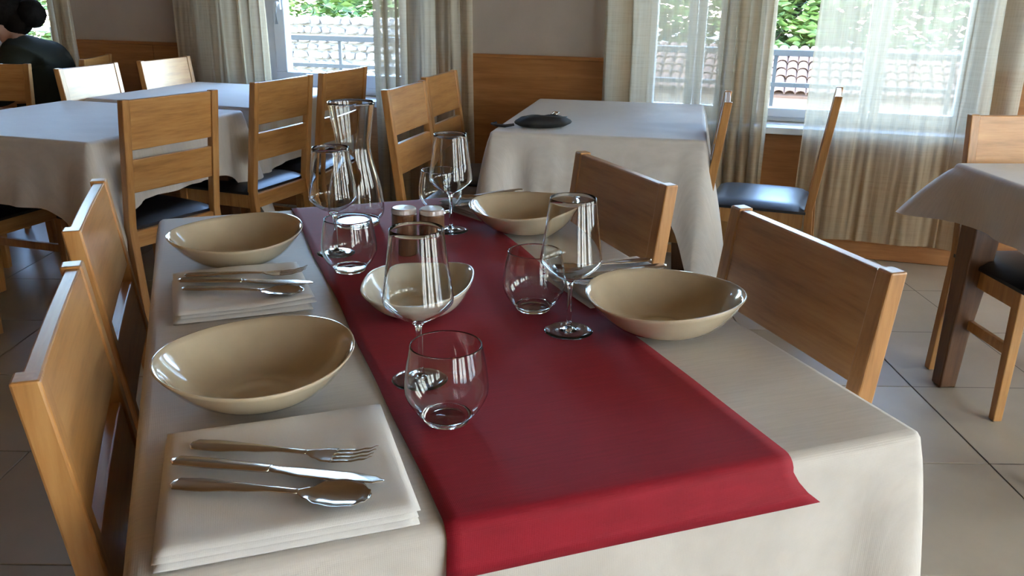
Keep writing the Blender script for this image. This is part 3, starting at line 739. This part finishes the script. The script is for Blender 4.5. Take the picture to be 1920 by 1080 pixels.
# napkins --------------------------------------------------------------------
def napkin(cx, cy_, w, l, rz, label, seed, lift=0.0, layers=3, lt=.0050, skew=0.0):
    mb = MB(); z = 0.0
    for q in range(layers):
        ox, oy = (random.Random(seed*7+q).uniform(-.004, .004), random.Random(seed*11+q).uniform(-.004, .004)) if q < layers-1 else (0, 0)
        nu, nv = 28, 26
        def P(u, v, top):
            x, y = (u - .5)*w + ox, (v - .5)*l + oy
            x += skew*(v - .5)*w
            e = min(u, 1-u, v, 1-v); rnd_ = min(1, e/.035)
            hh = z + .0009*abs(nz(x*30, y*30, seed)) + (q + 1)*.0024*max(0, nz(x*9 + seed, y*9, q*.3))*min(1, e/.1)
            hh += lift*q/layers*max(0, (u - .55))*max(0, (.5 - v))*4
            return (x, y, hh + (lt*(.35 + .65*rnd_**.5) if top else (lt*.30*(1-rnd_) if q else .0002)))
        mb.grid(lambda u, v: P(u, v, 1), nu, nv); mb.grid(lambda u, v: P(u, v, 0), nu, nv)
        for a in (0, 1):
            mb.grid(lambda u, v: P(a, u, v), nv, 2); mb.grid(lambda u, v: P(u, a, v), nu, 2)
        z += lt + .0007
    o = mb.build('folded_napkin', M['napkin'], fix=True); place(o, (cx, cy_, ZT + .0012), rz)
    return tag(o, label, 'napkin', 'folded linen napkins')
napkin(.050, .823, .244, .236, R_(-1), 'folded linen napkin nearest the camera, under three pieces of cutlery', 1, 0, 3, .0062, .02)
napkin(.042, 1.446, .215, .222, R_(1), 'folded linen napkin between the two left bowls', 2, .012, 3, .0062)
napkin(.680, 1.300, .205, .190, R_(4), 'folded linen napkin between the two right bowls', 3, .006, 3, .0055)
napkin(.655, 1.905, .205, .180, R_(20), 'folded linen napkin at the far end, behind the right bowl', 4, .006, 3, .0055)

# cutlery --------------------------------------------------------------------
def strip(mb, st, seg=9):
    st = [(a, b*1.18, c, d, e) for (a, b, c, d, e) in st]
    """st: list of (s, half width, z, thickness, cup) along +x"""
    n = len(st); top = []; bot = []
    for (s, w, z, th, cup) in st:
        for k in range(seg):
            q = -1 + 2*k/(seg-1); e = (1 - q*q)**.5
            zc = z + cup*q*q
            top.append((s, w*q, zc + th*(.35 + .65*e)/2)); bot.append((s, w*q, zc - th*(.35 + .65*e)/2))
    vs = top + bot; fs = []; o = n*seg
    for i in range(n-1):
        for k in range(seg-1):
            a = i*seg + k; fs.append((a, a+seg, a+seg+1, a+1)); fs.append((o+a, o+a+1, o+a+seg+1, o+a+seg))
        for k in (0, seg-1):
            a = i*seg + k; f = (a, o+a, o+a+seg, a+seg); fs.append(f if k == 0 else f[::-1])
    for i in (0, n-1):
        for k in range(seg-1):
            a = i*seg + k; f = (a, a+1, o+a+1, o+a); fs.append(f if i == 0 else f[::-1])
    mb.add(vs, fs, True)
def sp(pts, n=6):
    out = []
    for i in range(len(pts)-1):
        for k in range(n):
            t = k/n; t2 = t*t*(3-2*t); out.append(tuple([pts[i][0]*(1-t) + pts[i+1][0]*t] + [pts[i][j]*(1-t2) + pts[i+1][j]*t2 for j in range(1, 5)]))
    return out + [pts[-1]]
HAND = [(0, .004, .0042, .0022, 0), (.005, .0088, .0044, .003, -.0004), (.03, .0098, .0052, .0032, -.0006), (.07, .0066, .0062, .0032, -.0003), (.105, .0036, .0066, .0034, 0), (.132, .0034, .0062, .0032, 0)]
def make_spoon():
    r = empty('spoon'); mb = MB(); strip(mb, sp(HAND)); mb.build('handle', M['steel'], r)
    mb = MB(); strip(mb, sp([(.131, .0034, .0062, .003, 0), (.140, .0085, .0042, .0018, .0016), (.155, .0180, .0022, .0013, .0062), (.172, .0212, .0016, .0012, .0075), (.190, .0182, .0026, .0012, .0062), (.201, .0100, .0056, .0012, .0030), (.205, .0030, .0078, .0012, .0006)]), 17); mb.build('spoon_bowl', M['steel'], r); return r
def make_fork():
    r = empty('fork'); mb = MB(); strip(mb, sp(HAND)); mb.build('handle', M['steel'], r)
    mb = MB(); strip(mb, sp([(.131, .0034, .0062, .003, 0), (.141, .0078, .0048, .0020, .0006), (.152, .0118, .0040, .0018, .0012), (.162, .0122, .0042, .0016, .0012)]), 11); mb.build('fork_neck', M['steel'], r)
    for k in range(4):
        y = (-.0096 + k*.0064)*1.18; mb = MB(); strip(mb, sp([(.160, .0022, .0048, .0016, 0), (.180, .0017, .0066, .0015, 0), (.196, .0014, .0105, .0014, 0), (.207, .0006, .0150, .0009, 0)], 4), 5)
        o = mb.build('tine', M['steel'], r); o.location.y = y
    return r
def make_knife():
    r = empty('knife'); mb = MB(); strip(mb, sp([(0, .004, .0052, .004, 0), (.006, .0092, .0052, .0058, 0), (.04, .0098, .0052, .0066, 0), (.09, .0078, .0052, .0062, 0), (.108, .0066, .0052, .0056, 0)])); mb.build('handle', M['steel'], r)
    mb = MB(); strip(mb, sp([(.107, .0060, .0052, .0040, 0), (.116, .0068, .0050, .0026, 0), (.14, .0098, .0045, .0016, 0), (.19, .0106, .0040, .0014, 0), (.217, .0076, .0036, .0012, 0), (.228, .0018, .0034, .0010, 0)])); mb.build('blade', M['steel'], r); return r
sp0, fk0, kn0 = make_spoon(), make_fork(), make_knife()
def lay(proto, a, b, z, label, cat, flip=0):
    ang = math.atan2(b[1]-a[1], b[0]-a[0]); return put(proto, a[0], a[1], z, label, cat, 'steel cutlery on the napkins', ang)
ZN = ZT + .0012 + 3*.0069 + .0024
lay(sp0, (-.060, .814), (.123, .720), ZN, 'steel spoon on the near left napkin', 'spoon')
lay(kn0, (-.060, .856), (.160, .738), ZN + .0015, 'steel knife with bright blade on the near left napkin', 'knife')
lay(fk0, (-.041, .890), (.161, .782), ZN, 'steel fork on the near left napkin', 'fork')
lay(sp0, (-.050, 1.436), (.124, 1.354), ZN, 'steel spoon on the napkin between the left bowls', 'spoon')
lay(kn0, (-.056, 1.478), (.150, 1.402), ZN, 'steel knife on the napkin between the left bowls', 'knife')
lay(fk0, (-.046, 1.506), (.162, 1.450), ZN, 'steel fork on the napkin between the left bowls', 'fork')
ZN2 = ZT + .0012 + 3*.0062 + .0018
lay(sp0, (.775, 1.350), (.570, 1.338), ZN2, 'steel spoon on the napkin between the right bowls', 'spoon')
lay(kn0, (.782, 1.306), (.560, 1.292), ZN2, 'steel knife on the napkin between the right bowls', 'knife')
lay(fk0, (.772, 1.268), (.566, 1.256), ZN2, 'steel fork on the napkin between the right bowls', 'fork')
lay(sp0, (.755, 1.982), (.565, 1.912), ZN2, 'steel spoon on the napkin at the far end', 'spoon')
lay(kn0, (.760, 1.940), (.560, 1.868), ZN2, 'steel knife on the napkin at the far end', 'knife')
lay(fk0, (.752, 1.905), (.572, 1.838), ZN2, 'steel fork on the napkin at the far end', 'fork')

for o in list(bpy.data.objects):
    if o.get('label') == 'steel knife with bright blade on the near left napkin': o.rotation_euler.x = R_(-9)
# pouch on the window table ----------------------------------------------------
po = empty('pouch', (1.262, 3.095, ZT), R_(-12), 'flat black zipped pouch on the cloth of the window table', 'pouch')
mb = MB(); mb.lathe([(.001, 0), (.5, 0), (.8, .10), (.97, .35), (1.0, .5), (.95, .68), (.8, .86), (.5, .97), (.2, 1.0), (.001, 1.0)], 40)
pv = MB(); vs = []
for (x, y, z) in mb.v:
    q = 1 + .05*nz(x*2, y*2, z); vs.append((x*.112*q, y*.062*q, z*.044*(1 + .25*nz(x*1.5 + 3, y*1.5, 0))))
pv.v = vs; pv.f = mb.f; pv.sm = mb.sm; pv.build('pouch_body', M['black_cloth'], po)
MB().tube([(-.085 + .17*k/10, -.035 + .02*math.sin(k*.6), .0445 + .003*math.sin(k*math.pi/10)) for k in range(11)], .0022, 6).build('zip', M['steel_dark'], po)
MB().tube([(-.115, -.01, .012), (-.15, -.005, .006), (-.18, .02, .006), (-.195, .05, .007), (-.175, .062, .010)], [.005, .006, .006, .005, .004], 8).build('wrist_strap', M['black_cloth'], po)
MB().tube([(.03, .0, .048), (.045, .012, .056), (.062, .0, .056), (.05, -.012, .050), (.032, -.002, .049)], .0035, 8).build('zip_pull', M['steel'], po)

# ================================================================== the seated person
P0 = Vector((-0.80, 5.26, 0.0)); pf_ang = math.atan2(.25, -.97)             # facing left and a little away
per = empty('person', P0, pf_ang - math.pi/2, 'seated person in dark jacket with dark hair tied up, hunched to the left', 'person')
def skin_mesh(name, verts, edges, radii, mat, parent, sub=2):
    me = bpy.data.meshes.new(name); me.from_pydata(verts, edges, []); me.update(); me.materials.append(mat)
    o = bpy.data.objects.new(name, me); C.objects.link(o); o.parent = parent
    s_ = o.modifiers.new('skin', 'SKIN'); s_.use_smooth_shade = True
    for v, r in zip(me.skin_vertices[0].data, radii): v.radius = r if hasattr(r, '__len__') else (r, r); 
    me.skin_vertices[0].data[0].use_root = True
    o.modifiers.new('subdivision', 'SUBSURF').levels = sub; o.modifiers['subdivision'].render_levels = sub
    return o
# local frame: +y forward, z up, x to the person's right
V = [(0, -.06, .54), (0, -.10, .68), (0, -.09, .82), (0, -.01, .93), (0, .075, .985), (0, .105, 1.02), (0, .125, 1.08), (0, .12, 1.15),
     (.09, -.02, .52), (.12, .34, .51), (.12, .36, .10), (.12, .46, .06),
     (-.09, -.02, .52), (-.12, .34, .51), (-.12, .36, .10), (-.12, .46, .06),
     (.15, -.01, .91), (.20, .05, .70), (.16, .27, .70), (-.15, -.01, .91), (-.20, .05, .70), (-.16, .27, .70)]
Ed = [(0,1),(1,2),(2,3),(3,4),(4,5),(5,6),(6,7),(0,8),(8,9),(9,10),(10,11),(0,12),(12,13),(13,14),(14,15),(3,16),(16,17),(17,18),(3,19),(19,20),(20,21)]
Ra = [(.15,.11),(.13,.10),(.14,.11),(.11,.09),.052,.055,(.082,.092),(.07,.08),.085,.062,.045,.03,.085,.062,.045,.03,.06,.042,.030,.06,.042,.030]
body = skin_mesh('body', V, Ed, Ra, M['skin'], per)
JV = [(0, -.06, .50), (0, -.11, .66), (0, -.105, .82), (0, -.03, .925), (0, .045, .965), (.165, -.01, .905), (.225, .05, .70), (.17, .24, .70), (-.165, -.01, .905), (-.225, .05, .70), (-.17, .24, .70)]
skin_mesh('jacket', JV, [(0,1),(1,2),(2,3),(3,4),(3,5),(5,6),(6,7),(3,8),(8,9),(9,10)], [(.19,.15),(.17,.135),(.175,.14),(.14,.115),(.075,.075),.085,.065,.048,.085,.065,.048], M['jacket'], per)
skin_mesh('trousers', [V[0], V[8], V[9], V[10], V[12], V[13], V[14]], [(0,1),(1,2),(2,3),(0,4),(4,5),(5,6)], [(.15,.12),.10,.078,.06,.10,.078,.06], M['trousers'], per)
mb = MB()
def ball(c, r, seed, sq=(1,1,1)):
    def fn(u, v):
        a, b = 2*math.pi*u, math.pi*(v*.996 + .002); d = Vector((math.cos(a)*math.sin(b), math.sin(a)*math.sin(b), -math.cos(b)))
        q = r*(1 + .10*noise.noise(d*3 + Vector((seed, 0, 0))) + .05*noise.noise(d*9 + Vector((seed, 0, 0)))); return (c[0]+d.x*q*sq[0], c[1]+d.y*q*sq[1], c[2]+d.z*q*sq[2])
    mb.grid(fn, 28, 18, wrap=True)
ball((0, .080, 1.130), .104, 1, (.92, 1, 1)); ball((0, -.045, 1.105), .072, 4); ball((0, .03, 1.07), .075, 7)
mb.build('hair', M['hair'], per)
ears = MB()
for s in (-1, 1):
    m = Matrix.Translation((s*.092, .115, 1.065)) @ Matrix.Rotation(math.pi/2, 4, 'Y') @ Matrix.Diagonal((1.5, 1, 1, 1))
    b_ = MB().lathe([(.001, .006), (.014, .004), (.018, 0), (.012, -.006), (.001, -.008)], 14); ears.add([m @ Vector(p) for p in b_.v], b_.f, True)
fm = MB(); fm.tube([(0, .205, 1.085), (0, .225, 1.062), (0, .208, 1.05)], [.008, .014, .008], 8); 
hands = MB()
for s in (-1, 1):
    bx_, by_, bz_ = s*.155, .29, .70
    hands.tube([(bx_, by_ - .03, bz_), (bx_, by_ + .02, bz_ - .002), (bx_ - s*.005, by_ + .075, bz_ - .008)], [.024, .034, .036], 10)
    for k in range(4):
        ox = (-.027 + .018*k); L = (.062, .074, .070, .054)[k]
        hands.tube([(bx_ + ox - s*.005, by_ + .07, bz_ - .006), (bx_ + ox - s*.006, by_ + .07 + L*.55, bz_ - .010), (bx_ + ox - s*.008, by_ + .07 + L, bz_ - .030)], [.010, .009, .007], 8)
    hands.tube([(bx_ - s*.025, by_ + .01, bz_), (bx_ - s*.052, by_ + .045, bz_ - .008), (bx_ - s*.056, by_ + .075, bz_ - .016)], [.012, .010, .008], 8)
# ears, nose and hands are joined into the one body mesh
dg = bpy.context.evaluated_depsgraph_get(); bme = bpy.data.meshes.new_from_object(body.evaluated_get(dg)); body.modifiers.clear()
bb_ = bmesh.new(); bb_.from_mesh(bme)
for q in (ears, fm, hands):
    vv = [bb_.verts.new(p) for p in q.v]
    for f_ in q.f: bb_.faces.new([vv[i] for i in f_]).smooth = True
bb_.to_mesh(bme); bb_.free(); bme.materials.clear(); bme.materials.append(M['skin']); body.data = bme
cb = Vector((math.cos(pf_ang), math.sin(pf_ang), 0))
ch = chair((P0 - cb*.34).xy, pf_ang, 'oak chair the hunched person sits on', G)
